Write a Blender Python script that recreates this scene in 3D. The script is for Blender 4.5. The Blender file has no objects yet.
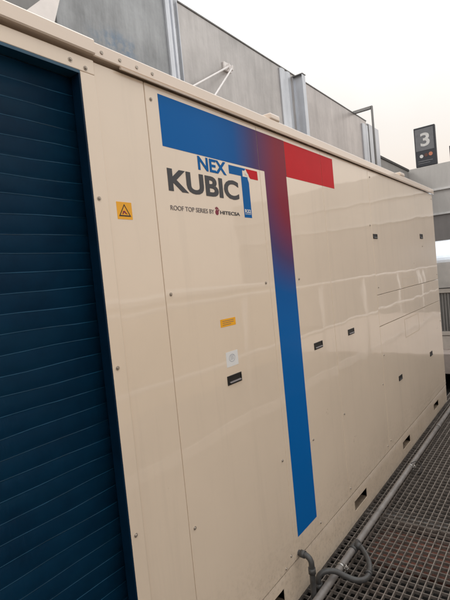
import bpy, bmesh, math, random
from mathutils import Vector, Matrix
random.seed(4)
scene = bpy.context.scene
C = scene.collection
F = 1.09            # plane of the unit's front (y); walkway top is z = 0

# ------------------------------------------------------------------ materials
def new_mat(name):
    m = bpy.data.materials.new(name); m.use_nodes = True
    nt = m.node_tree; b = nt.nodes['Principled BSDF']
    return m, nt, b
def node(nt, t, **kw):
    n = nt.nodes.new(t)
    for k, v in kw.items():
        if k in n.inputs.keys() if hasattr(n.inputs, 'keys') else False: n.inputs[k].default_value = v
        else: setattr(n, k, v)
    return n
def L(nt, a, b): nt.links.new(a, b)
def noise_of(nt, scale, detail=4, rough=.55, stretch=(1, 1, 1), obj=False):
    tc = node(nt, 'ShaderNodeTexCoord')
    mp = node(nt, 'ShaderNodeMapping'); mp.inputs['Scale'].default_value = stretch
    L(nt, tc.outputs['Object'], mp.inputs['Vector'])
    n = node(nt, 'ShaderNodeTexNoise'); n.inputs['Scale'].default_value = scale
    n.inputs['Detail'].default_value = detail; n.inputs['Roughness'].default_value = rough
    L(nt, mp.outputs['Vector'], n.inputs['Vector'])
    return n.outputs['Fac']
def ramp(nt, fac, stops):
    r = node(nt, 'ShaderNodeValToRGB'); e = r.color_ramp.elements
    while len(e) < len(stops): e.new(.5)
    for el, (p, c) in zip(e, stops): el.position = p; el.color = (*c, 1)
    L(nt, fac, r.inputs['Fac']); return r.outputs['Color']
def mix(nt, fac, a, b, mode='MIX'):
    n = node(nt, 'ShaderNodeMix'); n.data_type = 'RGBA'; n.blend_type = mode
    for s, v in (('Factor', fac), ('A', a), ('B', b)):
        sock = [i for i in n.inputs if i.name == s and (i.type == ('VALUE' if s == 'Factor' else 'RGBA'))][0]
        if hasattr(v, 'links'): L(nt, v, sock)
        elif s == 'Factor': sock.default_value = v
        else: sock.default_value = (*v, 1)
    return [o for o in n.outputs if o.type == 'RGBA'][0]
def mathn(nt, op, a, b=0.0, clamp=False):
    n = node(nt, 'ShaderNodeMath'); n.operation = op; n.use_clamp = clamp
    for i, v in enumerate((a, b)):
        if hasattr(v, 'links'): L(nt, v, n.inputs[i])
        else: n.inputs[i].default_value = v
    return n.outputs[0]
def bump(nt, bsdf, fac, dist, prev=None, coat=True):
    b = node(nt, 'ShaderNodeBump'); b.inputs['Distance'].default_value = dist; b.inputs['Strength'].default_value = 1
    L(nt, fac, b.inputs['Height'])
    if prev is not None: L(nt, prev, b.inputs['Normal'])
    L(nt, b.outputs['Normal'], bsdf.inputs['Normal'])
    if coat: L(nt, b.outputs['Normal'], bsdf.inputs['Coat Normal'])
    return b.outputs['Normal']
def span(nt, val, lo, hi):
    n = node(nt, 'ShaderNodeMapRange'); n.interpolation_type = 'SMOOTHSTEP'
    L(nt, val, n.inputs['Value']); n.inputs['From Min'].default_value = lo; n.inputs['From Max'].default_value = hi
    return n.outputs['Result']

def simple(name, col, rough=.5, metal=0., var=.12, scale=9., bump_d=0., coat=0., spec=.5, stretch=(1, 1, 1)):
    m, nt, b = new_mat(name)
    n = noise_of(nt, scale, 5, .6, stretch)
    lo = tuple(c*(1-var) for c in col); hi = tuple(min(1, c*(1+var)) for c in col)
    L(nt, ramp(nt, n, [(.3, lo), (.7, hi)]), b.inputs['Base Color'])
    b.inputs['Roughness'].default_value = rough; b.inputs['Metallic'].default_value = metal
    b.inputs['Coat Weight'].default_value = coat; b.inputs['Coat Roughness'].default_value = .08
    b.inputs['Specular IOR Level'].default_value = spec
    if bump_d: bump(nt, b, n, bump_d, coat=False)
    return m

def cream_mat(name, base=(.80, .668, .535), dirt=True, wob=.0036):
    m, nt, b = new_mat(name)
    tc = node(nt, 'ShaderNodeTexCoord'); sx = node(nt, 'ShaderNodeSeparateXYZ'); L(nt, tc.outputs['Object'], sx.inputs[0])
    n = noise_of(nt, 1.7, 6, .6)
    col = ramp(nt, n, [(.3, tuple(c*.96 for c in base)), (.7, tuple(c*1.03 for c in base))])
    if dirt:
        # grime splashed on the bottom of the casing and rain runs below the rim
        low = span(nt, sx.outputs['Z'], .55, .02)
        sp = ramp(nt, noise_of(nt, 60, 6, .75), [(.50, (0, 0, 0)), (.66, (1, 1, 1))])
        f = mathn(nt, 'MULTIPLY', low, sp)
        col = mix(nt, mathn(nt, 'MULTIPLY', f, .32), col, (.16, .115, .07))
        cl = ramp(nt, noise_of(nt, 3.2, 5, .7), [(.40, (0, 0, 0)), (.75, (1, 1, 1))])
        col = mix(nt, mathn(nt, 'MULTIPLY', mathn(nt, 'MULTIPLY', low, cl), .28), col, (.30, .21, .13))
        st = ramp(nt, noise_of(nt, 14, 5, .7, (1, 1, .06)), [(.52, (0, 0, 0)), (.8, (1, 1, 1))])
        col = mix(nt, mathn(nt, 'MULTIPLY', st, .14), col, (.34, .29, .24))
    L(nt, col, b.inputs['Base Color'])
    rn = noise_of(nt, 5, 6, .7)
    L(nt, mathn(nt, 'ADD', mathn(nt, 'MULTIPLY', rn, .18), .22), b.inputs['Roughness'])
    b.inputs['Coat Weight'].default_value = 1; b.inputs['Coat Roughness'].default_value = .035; b.inputs['Coat IOR'].default_value = 1.55
    oi = node(nt, 'ShaderNodeObjectInfo'); t2 = node(nt, 'ShaderNodeTexCoord'); va = node(nt, 'ShaderNodeVectorMath'); va.operation = 'ADD'
    L(nt, t2.outputs['Object'], va.inputs[0]); cx = node(nt, 'ShaderNodeCombineXYZ')
    L(nt, mathn(nt, 'MULTIPLY', oi.outputs['Random'], 37), cx.inputs[1]); L(nt, cx.outputs[0], va.inputs[1])
    wn = node(nt, 'ShaderNodeTexNoise'); wn.inputs['Scale'].default_value = 2.3; wn.inputs['Detail'].default_value = 2; wn.inputs['Roughness'].default_value = .35
    L(nt, va.outputs[0], wn.inputs['Vector'])
    nn = bump(nt, b, wn.outputs['Fac'], wob)
    bump(nt, b, noise_of(nt, 500, 2, .5), .00006, nn, coat=False)
    return m
CREAM = cream_mat('cream_paint')
CREAM_RIM = cream_mat('cream_trim_paint', (.775, .645, .535), False, .002)
WARM = cream_mat('tan_paint', (.74, .57, .36), False, .004)

def print_mat():
    m, nt, b = new_mat('printed_blue_to_red')
    tc = node(nt, 'ShaderNodeTexCoord'); sx = node(nt, 'ShaderNodeSeparateXYZ'); L(nt, tc.outputs['Object'], sx.inputs[0])
    f = mathn(nt, 'MULTIPLY', span(nt, sx.outputs['X'], 1.38, 2.12), span(nt, sx.outputs['Z'], 1.22, 1.98))
    c = ramp(nt, f, [(0, (.000, .118, .40)), (.22, (.002, .100, .35)), (.52, (.075, .050, .15)), (.88, (.24, .022, .045))])
    L(nt, c, b.inputs['Base Color']); b.inputs['Roughness'].default_value = .4; b.inputs['Specular IOR Level'].default_value = .08
    b.inputs['Coat Weight'].default_value = .05; b.inputs['Coat Roughness'].default_value = .08
    bump(nt, b, noise_of(nt, 1.9, 2, .4, (1, 1, .8)), .010)
    return m
PRINT = print_mat()
RED = simple('red_film', (.56, .010, .018), .42, coat=.04, var=.04, spec=.08)
BLUE = simple('blue_film', (.0, .115, .37), .42, coat=.04, var=.04, spec=.08)
INK = simple('dark_grey_ink', (.042, .042, .048), .5, var=.05)
INK2 = simple('grey_ink', (.16, .14, .14), .5, var=.05)
MAROON = simple('maroon_ink', (.22, .012, .04), .5, var=.05)
WHITEF = simple('white_film', (.72, .72, .72), .4, var=.03)
PAPER = simple('paper_label', (.76, .76, .76), .5, var=.04)
YEL = simple('yellow_film', (.86, .40, .010), .4, var=.06)
SLOT = simple('slot_shade_brown', (.16, .12, .085), .6, var=.4, scale=20)  # shade inside the fork slots, put into a dark brown colour
BLK = simple('black_plastic', (.012, .012, .013), .4, var=.1)
STEEL = simple('bright_steel', (.42, .41, .40), .32, .9, .15, 60)
SCREW = simple('zinc_screw', (.40, .35, .30), .4, .6, .2, 80)

def coil_mat():
    m, nt, b = new_mat('navy_coated_fins')
    tc = node(nt, 'ShaderNodeTexCoord'); sx = node(nt, 'ShaderNodeSeparateXYZ'); L(nt, tc.outputs['Object'], sx.inputs[0])
    n = noise_of(nt, 7, 6, .7)
    c = ramp(nt, n, [(.3, (.0008, .018, .045)), (.7, (.0015, .030, .070))])
    dust = ramp(nt, noise_of(nt, 3.0, 5, .7, (1, 1, 3)), [(.5, (0, 0, 0)), (.85, (1, 1, 1))])
    c = mix(nt, mathn(nt, 'MULTIPLY', dust, .22), c, (.006, .060, .10))
    L(nt, c, b.inputs['Base Color']); b.inputs['Roughness'].default_value = .38; b.inputs['Specular IOR Level'].default_value = .22
    bump(nt, b, noise_of(nt, 70, 4, .6, (1, 1, .12)), .0012, coat=False)
    return m
COIL = coil_mat()
COILRIM = simple('blue_coated_flange', (.012, .075, .14), .4, var=.15)
COILLINE = simple('navy_tube_line', (.005, .045, .090), .5, var=.6, scale=9, spec=.25)
COILSIDE = simple('navy_flange', (.0008, .016, .040), .5, var=.2, spec=.15)

def galv(name, base, streak=.35, spot=None, rough=.38, metal=.55):
    m, nt, b = new_mat(name)
    a = noise_of(nt, 5, 8, .75, (1, 1, .12)); c2 = noise_of(nt, 1.1, 6, .65)
    f = mathn(nt, 'MULTIPLY', mathn(nt, 'ADD', a, c2), .5)
    c = ramp(nt, f, [(.36, tuple(x*(1-streak) for x in base)), (.62, tuple(min(1, x*(1+streak)) for x in base))])
    fl = ramp(nt, noise_of(nt, 34, 4, .7), [(.62, (0, 0, 0)), (.8, (1, 1, 1))])
    c = mix(nt, mathn(nt, 'MULTIPLY', fl, .12), c, tuple(x*1.7 for x in base))
    if spot:
        (px, pz, r), sc = spot
        tc = node(nt, 'ShaderNodeTexCoord'); sx = node(nt, 'ShaderNodeSeparateXYZ'); L(nt, tc.outputs['Object'], sx.inputs[0])
        dx = mathn(nt, 'SUBTRACT', sx.outputs['X'], px); dz = mathn(nt, 'SUBTRACT', sx.outputs['Z'], pz)
        d = mathn(nt, 'SQRT', mathn(nt, 'ADD', mathn(nt, 'MULTIPLY', dx, dx), mathn(nt, 'MULTIPLY', mathn(nt, 'MULTIPLY', dz, dz), 6)))
        k = mathn(nt, 'MULTIPLY', span(nt, d, r, 0.0), span(nt, noise_of(nt, 5, 6, .75), .42, .62))
        c = mix(nt, mathn(nt, 'MULTIPLY', k, .6), c, sc)
    L(nt, c, b.inputs['Base Color']); b.inputs['Roughness'].default_value = rough; b.inputs['Metallic'].default_value = metal
    bump(nt, b, c2, .01, coat=False)
    return m
PANEL_DARK = galv('weathered_grey_sheet', (.28, .29, .30), .38, ((3.55, 4.25, .55), (.05, .15, .28)))
PANEL_MID = galv('streaked_grey_sheet', (.46, .44, .43), .24)
PANEL_LT = galv('pale_grey_sheet', (.52, .485, .47), .2)
GALV = galv('galvanised_post', (.62, .65, .70), .18, rough=.35, metal=.5)
GALVD = galv('dull_galvanised', (.22, .22, .22), .25, rough=.45, metal=.5)
WALLG = galv('grey_render', (.36, .355, .35), .10, rough=.8, metal=0)
ENDW = galv('grey_cladding', (.46, .45, .44), .10, rough=.6, metal=.0)
ENDWD = galv('dark_cladding', (.23, .22, .22), .10, rough=.6, metal=.0)
LEDGE = simple('pale_joint_trim', (.62, .62, .62), .5)
PARA = galv('dark_parapet', (.30, .29, .28), .12, rough=.7, metal=0)
CAPD = simple('dark_cap', (.06, .058, .055), .6)
WHITEP = simple('white_painted_steel', (.88, .85, .84), .5, var=.05)
def grate_mat():
    m, nt, b = new_mat('weathered_grating_steel')
    c = ramp(nt, noise_of(nt, 22, 6, .7), [(.3, (.105, .090, .080)), (.7, (.29, .255, .230))])
    r = ramp(nt, noise_of(nt, 2.0, 5, .7), [(.56, (0, 0, 0)), (.78, (1, 1, 1))])
    c = mix(nt, mathn(nt, 'MULTIPLY', r, .5), c, (.14, .075, .05))
    L(nt, c, b.inputs['Base Color']); b.inputs['Metallic'].default_value = .35; b.inputs['Roughness'].default_value = .5
    return m
GRATE = grate_mat()
RUST = simple('rusty_steel', (.15, .060, .042), .8, var=.8, scale=6, bump_d=.002)
DECK = simple('dark_roof_membrane', (.022, .021, .020), .9, var=.4, scale=3, bump_d=.004)
GROUND = simple('grey_ground', (.10, .10, .10), .9, var=.3, scale=.05)
PIPE = simple('grey_plastic_conduit', (.19, .175, .168), .38, var=.25, scale=16)
HOSE = simple('dark_grey_hose', (.055, .055, .056), .38, var=.25, scale=30)
RESIDUE = simple('glue_residue', (.60, .50, .40), .6, var=.1)
PINK = simple('pinkish_concrete', (.42, .36, .33), .8, var=.12)
TANB = simple('beige_beam', (.52, .48, .44), .6)
DUCT = simple('bright_galvanised_duct', (.72, .78, .86), .22, .9, .1, 5)
SIGND = simple('sign_dark_face', (.028, .032, .042), .5)
SIGNG = simple('sign_grey_face', (.15, .155, .17), .5)
SIGNW = simple('sign_white_figure', (.62, .62, .62), .5)
SIGNO = simple('sign_orange_dot', (.55, .20, .12), .5)
SIGNB = simple('sign_brown_dot', (.10, .04, .03), .5)

# ------------------------------------------------------------------ mesh helpers
class MB:
    def __init__(s): s.bm = bmesh.new()
    def box(s, x0, x1, y0, y1, z0, z1, b=0.0, seg=2):
        t = bmesh.new(); bmesh.ops.create_cube(t, size=1)
        for v in t.verts:
            v.co = Vector(((x0+x1)/2+v.co.x*(x1-x0), (y0+y1)/2+v.co.y*(y1-y0), (z0+z1)/2+v.co.z*(z1-z0)))
        if b: bmesh.ops.bevel(t, geom=t.edges[:], offset=b, segments=seg, affect='EDGES', profile=.5)
        s._merge(t); return s
    def _merge(s, t, M=None):
        me = bpy.data.meshes.new('tmp')
        if M is not None: t.transform(M)
        t.to_mesh(me); t.free(); s.bm.from_mesh(me); bpy.data.meshes.remove(me)
    def prism(s, pts, axis, a0, a1):
        """closed polygon pts (two coords) extruded along axis 'x','y' or 'z'"""
        def mk(p, a):
            return {'x': (a, p[0], p[1]), 'y': (p[0], a, p[1]), 'z': (p[0], p[1], a)}[axis]
        A = [s.bm.verts.new(mk(p, a0)) for p in pts]; B = [s.bm.verts.new(mk(p, a1)) for p in pts]
        fs = [s.bm.faces.new(A), s.bm.faces.new(B[::-1])]
        n = len(pts)
        for i in range(n): fs.append(s.bm.faces.new((A[i], B[i], B[(i+1) % n], A[(i+1) % n])))
        bmesh.ops.recalc_face_normals(s.bm, faces=fs); return s
    def cyl(s, p0, p1, r, r1=None, seg=20, smooth=True):
        p0, p1 = Vector(p0), Vector(p1); d = p1-p0
        t = bmesh.new(); bmesh.ops.create_cone(t, cap_ends=True, segments=seg, radius1=r, radius2=r if r1 is None else r1, depth=d.length)
        for f in t.faces: f.smooth = smooth and len(f.verts) == 4
        M = Matrix.Translation((p0+p1)/2) @ Vector((0, 0, 1)).rotation_difference(d.normalized()).to_matrix().to_4x4()
        s._merge(t, M); return s
    def tube(s, pts, r, seg=16, sub=8):
        """smooth tube through points (Catmull-Rom)"""
        P = [Vector(p) for p in pts]; Q = []
        E = [P[0]*2-P[1]]+P+[P[-1]*2-P[-2]]
        for i in range(1, len(E)-2):
            for k in range(sub):
                t = k/sub; a, b, c, d = E[i-1:i+3]
                Q.append(.5*((2*b)+(c-a)*t+(2*a-5*b+4*c-d)*t*t+(3*b-a-3*c+d)*t**3))
        Q.append(P[-1]); rings = []; up = None
        for i, q in enumerate(Q):
            tan = (Q[min(i+1, len(Q)-1)]-Q[max(i-1, 0)]).normalized()
            if up is None:
                up = Vector((0, 0, 1)) if abs(tan.z) < .9 else Vector((1, 0, 0))
            up = (up-tan*up.dot(tan)).normalized(); side = tan.cross(up)
            rings.append([s.bm.verts.new(q+(up*math.cos(2*math.pi*j/seg)+side*math.sin(2*math.pi*j/seg))*r) for j in range(seg)])
        fs = []
        for A, B in zip(rings, rings[1:]):
            for j in range(seg):
                f = s.bm.faces.new((A[j], A[(j+1) % seg], B[(j+1) % seg], B[j])); f.smooth = True; fs.append(f)
        fs.append(s.bm.faces.new(rings[0])); fs.append(s.bm.faces.new(rings[-1][::-1]))
        bmesh.ops.recalc_face_normals(s.bm, faces=fs); return s
    def build(s, name, mat, parent=None, label=None):
        me = bpy.data.meshes.new(name); s.bm.to_mesh(me); s.bm.free()
        if isinstance(mat, (list, tuple)):
            for m in mat: me.materials.append(m)
        else: me.materials.append(mat)
        o = bpy.data.objects.new(name, me); C.objects.link(o)
        if parent is not None:
            o.parent = parent
            w = origin_of(parent)
            o.location = -w
        if label: o['label'] = label
        return o
def origin_of(o):
    v = Vector((0, 0, 0))
    while o is not None: v += Vector(o.location); o = o.parent
    return v
def thing(name, loc, label, cat, group=None):
    o = bpy.data.objects.new(name, None); C.objects.link(o); o.location = loc; o.empty_display_size = .1
    return tag(o, label, cat, group)
def tag(o, label=None, cat=None, group=None, kind=None):
    if label: o['label'] = label
    if cat: o['category'] = cat
    if group: o['group'] = group
    if kind: o['kind'] = kind
    return o
def text_mb(txt, x0, x1, z0, z1, place, off=0.0, depth=.0006):
    """lettering fitted into a box; place(u, v, w) -> world point"""
    cu = bpy.data.curves.new('t', 'FONT'); cu.body = txt; cu.size = 1; cu.offset = off; cu.extrude = .5; cu.resolution_u = 4
    o = bpy.data.objects.new('t', cu); C.objects.link(o)
    dg = bpy.context.evaluated_depsgraph_get(); dg.update()
    me = bpy.data.meshes.new_from_object(o.evaluated_get(dg))
    bpy.data.objects.remove(o); bpy.data.curves.remove(cu)
    xs = [v.co.x for v in me.vertices]; ys = [v.co.y for v in me.vertices]
    a0, a1, b0, b1 = min(xs), max(xs), min(ys), max(ys)
    for v in me.vertices:
        u = x0+(v.co.x-a0)/(a1-a0)*(x1-x0); w = z0+(v.co.y-b0)/(b1-b0)*(z1-z0)
        v.co = place(u, w, (v.co.z+.5)*depth)
    m = MB(); m.bm.from_mesh(me); bpy.data.meshes.remove(me)
    bmesh.ops.recalc_face_normals(m.bm, faces=m.bm.faces[:])
    return m
onface = lambda u, v, w: Vector((u, F-.0006-w, v))
def onsign(X): return lambda u, v, w: Vector((X-w, -u, v))
def disc(mb, x, z, r, y0, y1, seg=24, sx=1.0):
    mb.prism([(x+sx*r*math.cos(2*math.pi*i/seg), z+r*math.sin(2*math.pi*i/seg)) for i in range(seg)], 'y', y0, y1)
    return mb

# ------------------------------------------------------------------ setting
MB().box(-300, 300, -300, 300, -9.4, -9).build('ground', GROUND)['kind'] = 'structure'
MB().box(-14, 24, -16, 12, -9, -.62).build('roof_deck', DECK)['kind'] = 'structure'

def walkway():
    vs, fs = [], []
    def bx(x0, x1, y0, y1, z0, z1):
        n = len(vs)
        vs.extend([(x0, y0, z0), (x1, y0, z0), (x1, y1, z0), (x0, y1, z0), (x0, y0, z1), (x1, y0, z1), (x1, y1, z1), (x0, y1, z1)])
        fs.extend([tuple(n+i for i in q) for q in ((0, 3, 2, 1), (4, 5, 6, 7), (0, 1, 5, 4), (1, 2, 6, 5), (2, 3, 7, 6), (3, 0, 4, 7))])
    X0, X1, Y0, Y1 = -1.4, 7.8, -1.45, 1.135
    dy, dx = .0371, .0472; t = .0023
    joints = [-1.4, .82, 2.70, 4.58, 6.46, 7.8]
    y = Y1
    while y > Y0:
        for a, b in zip(joints, joints[1:]): bx(a+.003, b-.003, y-t, y+t, -.022, 0)
        y -= dy
    for a, b in zip(joints, joints[1:]):
        n = round((b-a)/dx)
        for k in range(n+1):
            x = a+(b-a)*k/n
            if k == 0: bx(x+.003, x+.007, Y0, Y1, -.03, .0015)
            elif k == n: bx(x-.007, x-.003, Y0, Y1, -.03, .0015)
            else: bx(x-t*.8, x+t*.8, Y0, Y1, -.018, -.0012)
    me = bpy.data.meshes.new('walkway'); me.from_pydata(vs, [], fs); me.materials.append(GRATE)
    o = bpy.data.objects.new('walkway', me); C.objects.link(o); o['kind'] = 'structure'
walkway()
beams = MB()
for x in (.6, 4.5, 6.4): beams.box(x, x+.12, -1.45, 1.135, -.18, -.032, .004)
beams.box(2.71, 2.86, -1.45, 1.135, -.17, -.032, .004)
for y in (-1.3, .02): beams.box(-1.4, 7.8, y, y+.09, -.33, -.182, .004)
tag(beams.build('walkway_beam', GALVD), kind='structure')
rb = MB().box(2.34, 2.66, -1.40, .97, -.085, -.045, .006)
tag(rb.build('steel_plate', RUST), 'rusty red brown steel plate lying under the walkway grating', 'steel plate')
MB().box(7.82, 14, -3, 6, -.3, .03, .01).build('pavement', PINK)['kind'] = 'structure'

# ------------------------------------------------------------------ the big unit
X0, X1 = -1.1, 5.27
BACK = 3.1
unit = thing('rooftop_unit', (2.1, F, 0), 'long cream painted rooftop air handling unit with blue and red stripes along the grating', 'air unit')
# carcass behind the panels
b = MB()
b.box(.93, X1-.02, F+.030, BACK, .20, 2.235, .003)
b.box(X0, .91, F+.16, BACK, .20, 2.235, .003)
b.build('casing', CREAM_RIM, unit)
# base frame with real fork slots
slots = [(-.55, -.34), (.47, .68), (1.475, 1.682), (2.557, 2.768), (3.60, 3.812), (4.672, 4.885)]
b = MB(); zlo, zhi = .078, .139
b.box(X0, X1, F+.002, F+.006, 0.012, zlo); b.box(X0, X1, F+.002, F+.006, zhi, .193)
xs = [X0]+[v for s in slots for v in s]+[X1]
for a, c in zip(xs[::2], xs[1::2]): b.box(a, c, F+.002, F+.006, zlo, zhi)
b.box(X1-.05, X1, F+.006, BACK, .012, .193); b.box(X0, X0+.05, F+.006, BACK, .012, .193); b.box(X0, X1, BACK-.05, BACK, .012, .193)
bo = b.build('base_frame', CREAM, unit)
bmesh_ = bmesh.new(); bmesh_.from_mesh(bo.data); bmesh.ops.remove_doubles(bmesh_, verts=bmesh_.verts, dist=1e-5); bmesh_.to_mesh(bo.data); bmesh_.free()
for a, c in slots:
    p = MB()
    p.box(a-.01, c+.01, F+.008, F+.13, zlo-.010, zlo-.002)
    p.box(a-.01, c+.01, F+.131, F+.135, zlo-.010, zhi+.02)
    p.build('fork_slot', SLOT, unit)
MB().box(X0+.05, X1-.05, F+.02, BACK-.05, 0.002, .011).build('skid', BLK, unit)

def panel(x0, x1, z0, z1, y=F, mat=CREAM, name='panel', screws=(), th=.028, lab=None, bev=.0022):
    p = MB().box(x0, x1, y, y+th, z0, z1, bev, 2).build(name, mat, unit, lab)
    for f in p.data.polygons: f.use_smooth = False
    for (sx, sz) in screws:
        s = MB(); s.cyl((sx, y-.0016, sz), (sx, y+.001, sz), .0066, seg=16)
        s.cyl((sx, y-.0050, sz), (sx, y-.0016, sz), .0034, .0048, 6, False)
        s.build('screw', SCREW, p)
    return p
zz = lambda x, *z: [(x, q) for q in z]
panel(.906, 1.1092, .200, 2.252, name='corner_panel')
panel(.852, .9045, .200, 2.208, y=F-.006, name='coil_surround', screws=zz(.870, .30, .818, 1.335, 1.842), th=.034)
panel(X0, .9045, 2.209, 2.2525, y=F-.006, name='coil_header', screws=[(.10, 2.229), (.48, 2.229), (.822, 2.229), (.872, 2.220)], th=.034)
panel(X0, .850, .200, .245, y=F-.004, name='coil_sill', th=.034)
panel(1.1118, 1.7995, .200, 2.252, name='door_panel', screws=zz(1.137, .245, .702, 1.535, 2.20)+zz(1.764, .245, .704, 1.534)+[(1.71, .215)])
panel(1.8010, 2.4793, .200, 2.252, name='door_panel', screws=zz(2.088, .245, .691, 1.533))
panel(2.4807, 3.2690, .200, 2.252, name='door_panel', screws=zz(3.235, .245, .70, 1.85)+zz(2.51, .245, .70))
panel(3.2715, X1, 1.3465, 2.252, name='panel', screws=zz(3.31, 2.2, 1.40)+zz(5.22, 2.2, 1.40)+[(4.69, 1.70)])
panel(3.2715, X1, 1.1165, 1.3435, name='panel')
panel(3.2715, X1, .200, 1.1135, name='panel', screws=zz(5.22, .9, .35, .24)+zz(3.31, .9, .26))
b = MB().box(X1-.018, X1-.0005, F+.0285, BACK, .2, 2.252, .003); b.build('end_panel', CREAM, unit)

# roof rim
b = MB()
b.prism([(F-.014, 2.262), (F-.016, 2.265), (F-.016, 2.301), (F-.014, 2.304), (BACK, 2.306), (BACK, 2.262)], 'x', .8995, X1+.02)
b.build('roof', CREAM_RIM, unit)
b = MB()
b.prism([(F-.022, 2.262), (F-.025, 2.266), (F-.025, 2.302), (F-.021, 2.307), (BACK, 2.312), (BACK, 2.262)], 'x', X0-.02, .899)
b.build('roof_rim', CREAM_RIM, unit)
# thin folded lip under the rim, with rivets at its near end
b = MB()
b.prism([(F-.0125, 2.2525), (F-.0095, 2.2555), (F-.0095, 2.2615), (F-.015, 2.2615), (F-.020, 2.2575), (F-.018, 2.2525)], 'x', 1.0, X1+.018)
b.build('rim_lip', CREAM_RIM, unit)
for sx in (.930, 1.00, 1.07, 1.14):
    MB().cyl((sx, F-.0185, 2.280), (sx, F-.0155, 2.280), .0050, .0062, 12).build('rivet', SCREW, unit)
for bx0, bx1 in ((1.915, 2.005), (4.06, 4.19)):
    b = MB().box(bx0, bx1, F-.019, F+.05, 2.304, 2.334, .008, 3)
    b.build('lifting_lug', CREAM_RIM, unit)

# coil
q = F+.024
pitch = .0508; z = .246; prof = [(q+.11, .246)]
while z < 2.20:
    t = ((z-.265) % pitch)/pitch
    prof.append((q+.0125-.0034*abs(math.sin(math.pi*t))**.6, z)); z += pitch/12
prof += [(q+.014, 2.2), (q+.11, 2.2)]
b = MB(); b.prism([(p[0], p[1]) for p in prof], 'x', X0+.02, .852)
coil = b.build('coil', COIL, unit)
for f in coil.data.polygons: f.use_smooth = len(f.vertices) == 4
b = MB(); z = .265; k = 0
while z < 2.16:
    pts = [(x, q+.0128, z+.0018*math.sin(x*9+k*1.7)+.001*math.sin(x*23+k)) for x in [X0+.02+i*(.852-X0-.02)/24 for i in range(25)]]
    b.tube(pts, .0020, 6, 1); z += pitch; k += 1
b.build('coil_tube', COILLINE, coil)
b = MB(); b.box(X0, .8517, F-.0055, q+.012, 2.2, 2.2085); b.build('coil_flange', COILRIM, unit)
MB().box(.8465, .8517, F-.0055, q+.0085, .246, 2.1995).build('coil_flange', COILSIDE, unit)

# ---- printed stripes
def film(segs, name, mat, par=unit, y=F, t=.0006):
    b = MB()
    for x0, x1, z0, z1 in segs: b.box(x0, x1, y-t, y+.0003, z0, z1)
    return b.build(name, mat, par)
SX0, SX1 = 1.842, 2.050
film([(1.172, 1.7985, 2.050, 2.229), (1.8015, SX1, 2.050, 2.229), (SX0, SX1, .296, 2.050)], 'stripe', PRINT)
film([(2.054, 2.4785, 2.050, 2.228), (2.4815, 2.650, 2.050, 2.228)], 'stripe', RED)
MB().box(2.0504, 2.0536, F-.0004, F+.0003, 2.050, 2.228).build('stripe_edge', INK, unit)
# ---- logo
text_mb('NEX', 1.356, 1.537, 1.993, 2.0455, onface, .028).build('lettering', BLUE, unit)
text_mb('KUBIC', 1.181, 1.614, 1.896, 1.977, onface, .034).build('lettering', INK, unit)
text_mb('ROOF TOP SERIES BY', 1.180, 1.428, 1.829, 1.846, onface, .004).build('lettering', INK2, unit)
text_mb('HITECSA', 1.468, 1.606, 1.830, 1.8445, onface, .022).build('lettering', INK, unit)
b = MB(); disc(b, 1.447, 1.836, .011, F-.0007, F+.0003, 14)
for k in range(4): b.box(1.4375+k*.0055, 1.4415+k*.0055, F-.0007, F+.0003, 1.8475, 1.858-(.003 if k in (0, 3) else 0))
b.prism([(1.456, 1.838), (1.464, 1.846), (1.462, 1.850), (1.455, 1.845)], 'y', F-.0007, F+.0003)
b.build('logo_mark', MAROON, unit)
lt = film([(1.556, 1.655, 2.004, 2.040), (1.642, 1.700, 1.826, 2.0035)], 'logo_mark', BLUE)
b = MB()
arc = [(1.690+.018*math.cos(a)*1.0, 2.010+.0*a) for a in ()]
b.prism([(1.682, 2.040), (1.776, 2.040), (1.778, 2.000), (1.716, 2.000), (1.706, 2.008), (1.702, 2.018), (1.694, 2.024)], 'y', F-.0007, F+.0003)
b.build('logo_mark', RED, unit)
b = MB(); b.prism([(1.655, 2.040), (1.682, 2.040), (1.672, 2.030), (1.655, 2.030)], 'y', F-.0007, F+.0003); b.build('logo_mark', BLUE, lt)
b = MB(); disc(b, 1.684, 2.018, .0065, F-.0013, F-.0003, 14, 1.3)
b.prism([(1.690, 2.008), (1.702, 2.004), (1.704, 1.990), (1.7005, 1.975), (1.697, 1.985), (1.692, 1.996)], 'y', F-.0013, F-.0003)
b.build('logo_mark', WHITEF, lt)
text_mb('R32', 1.648, 1.694, 1.846, 1.862, lambda u, v, w: Vector((u, F-.0008-w, v)), .03).build('lettering', WHITEF, lt)
film([(1.648, 1.694, 1.8405, 1.8425)], 'lettering', WHITEF, lt, y=F-.0006)

# ---- stickers
st = film([(.938, .999, 1.786, 1.840)], 'warning_sticker', YEL)
def tri(c, h, w): return [(c[0]-w/2, c[1]), (c[0]+w/2, c[1]), (c[0], c[1]+h)]
b = MB()
o3 = tri((.9685, 1.795), .039, .049); i3 = tri((.9685, 1.799), .030, .037)
for k in range(3):
    b.prism([o3[k], o3[(k+1) % 3], i3[(k+1) % 3], i3[k]], 'y', F-.0011, F-.0003)
b.build('warning_triangle', BLK, st)
b = MB(); b.prism([(.958, 1.802), (.962, 1.812), (.968, 1.813), (.975, 1.806), (.980, 1.802), (.972, 1.803), (.966, 1.808), (.962, 1.802)], 'y', F-.0011, F-.0003)
b.build('warning_symbol', MAROON, st)
st = film([(1.399, 1.501, 1.380, 1.411)], 'yellow_sticker', YEL)
b = MB()
for k in range(3): b.box(1.412, 1.488-.02*(k == 2), F-.0009, F-.0004, 1.402-k*.0075, 1.404-k*.0075)
b.build('print_line', INK2, st)
st = film([(1.414, 1.494, 1.217, 1.277)], 'paper_label', PAPER)
b = MB()
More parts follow.
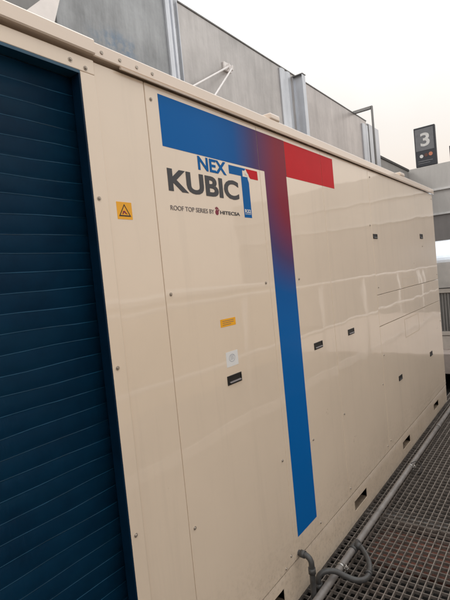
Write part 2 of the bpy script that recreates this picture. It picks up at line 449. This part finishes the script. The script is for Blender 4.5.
for i in range(20):
    a = 2*math.pi*i/20; c2 = 2*math.pi*(i+.62)/20
    b.prism([(1.453+.021*math.cos(a), 1.250+.016*math.sin(a)), (1.453+.021*math.cos(c2), 1.250+.016*math.sin(c2)),
             (1.453+.018*math.cos(c2), 1.250+.0135*math.sin(c2)), (1.453+.018*math.cos(a), 1.250+.0135*math.sin(a))], 'y', F-.0009, F-.0004)
for k in range(5): b.box(1.441, 1.466-random.random()*.008, F-.0009, F-.0004, 1.2435+k*.004, 1.2447+k*.004)
b.build('print_line', simple('faint_blue_ink', (.30, .31, .36), .5, var=.05), st)

b = MB()
def rim(x0, x1, z0, z1, t):
    y0, y1 = F-.0005, F+.0003
    b.box(x0, x1, y0, y1, z1-t, z1); b.box(x0, x1, y0, y1, z0, z0+t); b.box(x0, x0+t*1.6, y0, y1, z0+t, z1-t); b.box(x1-t*1.6, x1, y0, y1, z0+t, z1-t)
rim(3.93, 4.33, 1.352, 1.43, .006); b.build('sticker_residue', RESIDUE, unit)
b = MB(); rim(3.90, 4.36, .93, 1.09, .007); b.build('sticker_residue', RESIDUE, unit)

# ---- handles: black recessed cup with a bright flap along the bottom
def handle(x0, x1, z0, z1, small=False):
    h = MB(); y = F
    t = .006 if not small else .004
    h.box(x0, x1, y-.003, y+.001, z1-t, z1, .001); h.box(x0, x1, y-.003, y+.001, z0, z0+t, .001)
    h.box(x0, x0+t, y-.003, y+.001, z0+t, z1-t, .001); h.box(x1-t, x1, y-.003, y+.001, z0+t, z1-t, .001)
    h.box(x0+t, x1-t, y-.0008, y+.0005, z0+t, z1-t)
    o = h.build('handle', BLK, unit)
    f = MB(); f.prism([(F-.0012, z0+t+.001), (F-.008, z0+t+.002), (F-.0035, z0+(z1-z0)*.34), (F-.0012, z0+(z1-z0)*.34)], 'x', x0+t*2.0, x1-t*1.6)
    f.build('handle_flap', INK2 if not small else BLK, o)
handle(1.408, 1.505, 1.1455, 1.1825)
handle(2.193, 2.297, 1.143, 1.180)
handle(2.672, 2.772, 1.146, 1.182)
handle(3.283, 3.375, 1.755, 1.790, True)
handle(4.628, 4.735, 1.772, 1.818, True)
handle(3.622, 3.712, .628, .668, True)
handle(4.672, 4.765, .618, .662, True)

# ---- drain elbow from the casing down through the grating
b = MB(); b.tube([(1.835, F+.01, .222), (1.835, F-.035, .222), (1.832, F-.062, .205), (1.828, F-.068, .165), (1.822, F-.068, .02)], .0135, 18, 8)
b.cyl((1.835, F-.012, .222), (1.835, F-.034, .222), .0175); b.cyl((1.828, F-.068, .172), (1.827, F-.068, .145), .0175)
b.cyl((1.824, F-.068, .03), (1.823, F-.068, .002), .0175)
b.build('drain_pipe', HOSE, unit)

# ------------------------------------------------------------------ conduit along the walkway
con = thing('conduit_pipe', (3, .99, 0), 'long straight grey conduit running on the grating along the foot of the unit', 'pipe')
py_, pz, pr = .992, .042, .0182
b = MB(); b.cyl((-1.3, py_, pz), (7.7, py_, pz), pr, seg=28); b.build('tube', PIPE, con)
for x in (.4, 4.35, 5.9):
    MB().cyl((x-.03, py_, pz), (x+.03, py_, pz), pr+.003, seg=28).build('coupling', PIPE, con)
def clamp(x, big=False):
    b = MB(); b.cyl((x-.009, py_, pz), (x+.009, py_, pz), pr+.0028, seg=28)
    b.box(x-.009, x+.009, py_-pr-.022, py_-pr+.002, pz-.004, pz+.003, .001)
    b.box(x-.009, x+.009, py_-.020, py_+.020, .001, pz-pr-.003, .001)
    b.cyl((x, py_-pr-.013, pz-.018), (x, py_-pr-.013, pz+.020), .0035, seg=10)
    b.cyl((x, py_-pr-.013, pz+.004), (x, py_-pr-.013, pz+.010), .008, seg=6, smooth=False)
    b.build('clamp', STEEL, con)
clamp(2.075); clamp(3.40); clamp(5.1); clamp(6.6); clamp(.75)
# loose wire tie at the second clamp
b = MB(); b.tube([(3.40, .985, .068), (3.43, .955, .075), (3.44, .925, .05), (3.40, .915, .02), (3.36, .93, .012), (3.34, .90, .03)], .0028, 8, 6)
tag(b.build('cable_tie', BLK), 'loose dark wire tie beside the clamp on the grey conduit', 'cable tie')

# ------------------------------------------------------------------ hose loop
hz = thing('condensate_hose', (2.05, .92, 0), 'dark plastic hose looping over the conduit near the drain elbow', 'hose')
b = MB()
b.tube([(1.905, 1.035, -.03), (1.903, 1.034, .045), (1.908, 1.030, .082), (1.930, 1.005, .100), (1.955, .965, .098), (1.975, .925, .075), (2.000, .875, .055),
        (2.045, .848, .047), (2.110, .853, .046), (2.175, .880, .048), (2.228, .920, .052), (2.262, .958, .058), (2.262, .985, .066)], .0138, 18, 8)
b.build('tube', HOSE, hz)
MB().cyl((1.904, 1.034, .008), (1.904, 1.034, .048), .0185).build('collar', HOSE, hz)
b = MB(); b.cyl((2.230, .992, .042), (2.310, .992, .042), .0225, seg=26); b.cyl((2.262, .952, .056), (2.262, .985, .062), .018)
b.build('saddle', HOSE, hz)
b = MB(); b.cyl((2.075, .848, .047), (2.095, .851, .0465), .0165); b.build('collar', HOSE, hz)

# ------------------------------------------------------------------ tall barrier behind the unit
FY = 3.8; TOP = 5.17; BOT = -.6
fen = thing('barrier_wall', (7, FY, BOT), 'tall grey sheet metal screen wall with galvanised posts behind the cream unit', 'wall')
def fpanel(x0, x1, mat):
    p = MB().box(x0, x1, FY, FY+.06, BOT, TOP, .004).build('wall_panel', mat, fen)
    MB().box(x0, x1, FY-.012, FY+.07, TOP, TOP+.02, .003).build('capping', GALVD, p)
fpanel(2.78, 4.50, PANEL_DARK); fpanel(4.55, 7.86, PANEL_MID); fpanel(7.90, 11.62, PANEL_LT)
def flute(x0, x1, y0=FY-.05, top=TOP-.03, m=GALV, name='post'):
    b = MB(); w = (x1-x0)
    b.prism([(x0, FY-.001), (x0+.0*w, y0+.02), (x0+.12*w, y0), (x0+.38*w, y0), (x0+.47*w, y0+.035), (x0+.56*w, y0+.035), (x0+.65*w, y0), (x0+.90*w, y0), (x1, y0+.02), (x1, FY-.001)], 'z', BOT, top)
    return b.build(name, m, fen)
flute(4.36, 4.50, top=TOP+.02)
MB().box(4.545, 4.556, FY-.06, FY-.001, BOT, TOP+.02, .002).build('stiffener', GALV, fen)
flute(7.22, 7.60, FY-.04)
# I column beside the second joint
b = MB(); b.box(7.72, 7.84, FY-.20, FY-.188, BOT, 5.12, .002); b.box(7.775, 7.785, FY-.188, FY-.012, BOT, 5.12); b.box(7.72, 7.84, FY-.012, FY-.001, BOT, 5.12)
b.build('column', GALV, fen)
MB().box(7.71, 7.85, FY-.21, FY-.001, 5.122, 5.134, .002).build('column_cap', GALVD, fen)
flute(11.24, 11.60, FY-.05, TOP-.13)
b = MB(); b.box(10.78, 10.86, FY-.40, FY+.02, 5.155+.016, 5.23); b.build('top_arm', GALVD, fen)
b = MB(); b.box(10.79, 10.85, FY-.44, FY-.402, BOT, 5.235, .004); b.build('column', GALVD, fen)
b = MB(); n = 14
pts = [(11.66, FY+.06), (11.66, FY-.02)]+[(12.48+.16*math.sin(i/n*math.pi/2), FY-.02+.16*(1-math.cos(i/n*math.pi/2))) for i in range(n+1)]+[(12.58, FY+.14), (12.44, FY+.06)]
b.prism(pts, 'z', BOT, TOP-.04); b.build('end_return', GALV, fen)
MB().box(11.62, 11.66, FY-.05, FY+.06, BOT, TOP-.08, .003).build('stiffener', GALVD, fen)

# bracket with two tie rods
tr = thing('tie_bracket', (5.6, FY-.03, 4.62), 'small white wall bracket with two thin tie rods fixed to the grey screen wall', 'bracket')
b = MB(); b.box(5.52, 5.70, FY-.030, FY-.001, 4.58, 4.70, .004); b.box(5.56, 5.575, FY-.09, FY-.030, 4.585, 4.66, .002); b.box(5.645, 5.66, FY-.09, FY-.030, 4.585, 4.66, .002)
b.build('plate', WHITEP, tr)
ROD1, ROD2 = (1.44, 3.0, 2.20), (2.82, 3.0, 2.20)
RODS = [((5.567, FY-.07, 4.62), ROD1), ((5.652, FY-.07, 4.62), ROD2)]
for a, c in RODS: MB().cyl(a, c, .013, seg=10).build('rod', WHITEP, tr)

# white buttress and the farther wall at the left
bt = MB(); bt.prism([(-.6, BOT), (2.40, BOT), (2.66, 4.07), (2.80, 4.47), (2.83, 4.62), (2.68, 4.40), (2.34, 4.06)], 'y', 3.70, 3.76)
tag(bt.build('buttress', WHITEP), 'white painted sloping buttress plate at the near end of the screen wall', 'buttress')
bw = MB().box(-3, 3.7, 4.8, 5.0, BOT, 8.0, .01).build('rendered_wall', WALLG)
tag(bw, 'plain pale grey wall behind the white buttress at top left', 'wall')

# ------------------------------------------------------------------ lower wall and end wall
pw = thing('parapet_wall', (14.2, 4.0, BOT), 'low dark grey parapet wall between the screen wall and the end wall', 'wall')
MB().box(12.4, 15.93, 3.95, 4.2, BOT, 4.50).build('wall_panel', PARA, pw)
MB().box(12.4, 15.93, 3.92, 4.23, 4.502, 4.575, .01).build('capping', CAPD, pw)
ew = thing('end_wall', (16, 0, BOT), 'grey clad end wall with pale horizontal joints closing the roof beyond the unit', 'wall')
def slab(z0, z1, m, n='cladding', x=16.0, t=.3): return MB().box(x, x+t, -9, 4.24, z0, z1, .004).build(n, m, ew)
slab(3.80, 4.575, ENDW); slab(3.735, 3.797, LEDGE, 'ledge', 15.94, .36); slab(3.02, 3.732, ENDW); slab(2.955, 3.017, LEDGE, 'ledge', 15.94, .36); slab(BOT, 2.952, ENDWD)

# ------------------------------------------------------------------ gate signs
def sign(y1, y0, z0, z1, label, full=True):
    s = thing('gate_sign', (16.05, (y0+y1)/2, 4.58), label, 'sign', )
    MB().box(15.99, 16.12, y0, y1, z0, z1, .012).build('board', SIGND, s)
    for yy in (y0+.08, y1-.14): MB().box(16.03, 16.09, yy, yy+.06, 4.4, z0+.02).build('post', SIGND, s)
    w = y1-y0; h = z1-z0
    if full:
        MB().box(15.984, 15.9895, y0+.05, y1-.035, z0+h*.40, z1-.06, .002).build('face_panel', SIGNG, s)
        P = onsign(15.9835)
        text_mb('3', -(y1-.19), -(y0+.17), z0+h*.50, z1-.20, P, .02, .003).build('numeral', SIGNW, s)
        def dotx(yc, zc, r, m):
            b = MB(); b.prism([(yc+r*math.cos(2*math.pi*i/20), zc+r*math.sin(2*math.pi*i/20)) for i in range(20)], 'x', 15.985, 15.992); b.build('icon', m, s)
        dotx(y1-.19, z0+h*.26, .055, SIGNW); dotx(y0+w*.48, z0+h*.275, .055, SIGNB); dotx(y0+.17, z0+h*.285, .06, SIGNO)
        b = MB(); b.box(15.985, 15.992, y0+.12, y1-.08, z0+h*.125, z0+h*.145); b.box(15.985, 15.992, y0+.2, y1-.08, z0+h*.075, z0+h*.09); b.build('print_line', SIGNG, s)
    return s
sign(3.715, 3.075, 4.585, 5.845, 'dark upright gate sign with a pale number 3 standing on the end wall')
sign(2.70, 2.06, 4.60, 5.05, 'dark blank gate sign cut by the right edge of the photo', False)

# ------------------------------------------------------------------ equipment past the end of the walkway
eq = thing('duct_unit', (8.9, 1.2, .03), 'low unit with bright galvanised casing above a dark slatted grille past the walkway', 'air unit')
MB().box(8.2, 10.0, .52, 1.9, .03, .26, .01).build('plinth', TANB, eq)
MB().box(8.23, 9.9, .52, 1.88, .262, 1.06, .004).build('casing', GALVD, eq)
b = MB(); y = 1.84
while y > .55: b.box(8.205, 8.228, y-.012, y, .34, .98); y -= .045
b.build('grille', PARA, eq)
b = MB(); b.box(8.19, 8.229, .52, 1.88, .985, 1.055, .004); b.box(8.19, 8.229, .52, 1.88, .27, .335, .004); b.build('grille_frame', TANB, eq)
b = MB(); n = 16
pts = [(8.18, 1.07), (8.18, 1.45)]+[(8.58-.40*math.cos(i/n*math.pi/2), 1.45+.42*math.sin(i/n*math.pi/2)) for i in range(1, n+1)]+[(9.9, 1.87), (9.9, 1.07)]
b.prism([(p[0], p[1]) for p in pts], 'y', .5, 1.9)
o = b.build('hood', DUCT, eq)

# ------------------------------------------------------------------ neighbouring unit across the walkway (behind the photographer)
ou = thing('rooftop_unit', (2.5, -1.8, 0), 'tan neighbouring rooftop unit facing the striped unit across the walkway', 'air unit')
OY = -1.62
MB().box(-.6, 6.4, -3.3, OY-.03, .14, 1.38, .01).build('casing', WARM, ou)
MB().box(-.6, 6.4, -3.3, OY-.05, 0, .138, .01).build('base_frame', GALVD, ou)
for a, c in ((-.58, .9), (.93, 2.4), (2.43, 3.9), (3.93, 5.2), (5.23, 6.38)):
    MB().box(a, c, OY-.029, OY, .16, 1.34, .012, 3).build('panel', WARM, ou)
MB().box(-.65, 6.45, -3.35, OY+.02, 1.382, 1.44, .01).build('roof', WHITEP, ou)

gr = thing('reflection_rail', (6, -.6, 0), 'unseen white tubular rail added to reflect in the cream panels', 'railing')  # unseen tubes added behind the camera so the cream panels reflect pale outlines
b = MB()
for z in (1.36, .72): b.cyl((1.9, -.6, z), (15, -.6, z), .024, seg=12)
b.build('rail', WHITEP, gr)
for x in (1.9, 4.0, 6.0, 7.7, 9.7, 11.7, 13.7, 15): MB().cyl((x, -.6, 0), (x, -.6, 1.36), .024, seg=12).build('post', WHITEP, gr)
MB().box(1.9, 15, -.606, -.594, .004, .11).build('kickplate', WHITEP, gr)

# ------------------------------------------------------------------ sky, sun, camera
w = bpy.data.worlds.new('World'); scene.world = w; w.use_nodes = True
nt = w.node_tree; nt.nodes.clear()
out = node(nt, 'ShaderNodeOutputWorld'); bg = node(nt, 'ShaderNodeBackground')
sky = node(nt, 'ShaderNodeTexSky'); sky.sky_type = 'NISHITA'; sky.sun_disc = False
SUN_EL, SUN_AZ = 42, -35     # azimuth measured from +Y towards +X
sky.sun_elevation = math.radians(SUN_EL); sky.sun_rotation = math.radians(SUN_AZ)
hsv = node(nt, 'ShaderNodeHueSaturation'); hsv.inputs['Saturation'].default_value = .35
L(nt, sky.outputs['Color'], hsv.inputs['Color'])
tc = node(nt, 'ShaderNodeTexCoord'); sx = node(nt, 'ShaderNodeSeparateXYZ'); L(nt, tc.outputs['Generated'], sx.inputs[0])
nz = node(nt, 'ShaderNodeTexNoise'); nz.inputs['Scale'].default_value = 2.2; nz.inputs['Detail'].default_value = 5
L(nt, tc.outputs['Generated'], nz.inputs['Vector'])
h = mathn(nt, 'ADD', sx.outputs['Z'], mathn(nt, 'MULTIPLY', mathn(nt, 'SUBTRACT', nz.outputs['Fac'], .5), .22))
cl = ramp(nt, h, [(0.0, (.66, .555, .475)), (.16, (.71, .625, .55)), (.30, (.76, .715, .665)), (.46, (.90, .89, .87)), (.7, (1.25, 1.23, 1.19))])
cl10 = mix(nt, 1.0, cl, (10.4, 10.4, 10.4), 'MULTIPLY')
L(nt, mix(nt, .90, hsv.outputs['Color'], cl10), bg.inputs['Color'])
bg.inputs['Strength'].default_value = .10
L(nt, bg.outputs[0], out.inputs['Surface'])
sl = bpy.data.lights.new('sun', 'SUN'); sl.energy = .6; sl.angle = math.radians(14); sl.color = (1, .93, .84)
so = bpy.data.objects.new('sun', sl); C.objects.link(so)
el, az = math.radians(SUN_EL), math.radians(SUN_AZ)
d = Vector((math.sin(az)*math.cos(el), math.cos(az)*math.cos(el), math.sin(el)))
so.rotation_euler = d.to_track_quat('Z', 'Y').to_euler()

cam = bpy.data.cameras.new('camera'); co = bpy.data.objects.new('camera', cam); C.objects.link(co)
cam.sensor_fit = 'VERTICAL'; cam.sensor_height = 24; cam.sensor_width = 18; cam.lens = 452/600*24
cam.clip_start = .02; cam.clip_end = 1000
R = Matrix(((0.59614311, 0.0952418, -0.79720913), (-0.79701307, -0.04959882, -0.60192202), (-0.09686877, 0.99421776, 0.04634096)))
co.matrix_world = Matrix.Translation((0, 0, 1.57)) @ R.to_4x4()
scene.camera = co
scene.view_settings.view_transform = 'Standard'; scene.view_settings.look = 'None'
scene.view_settings.exposure = .42; scene.view_settings.gamma = 1; scene.view_settings.use_curve_mapping = False
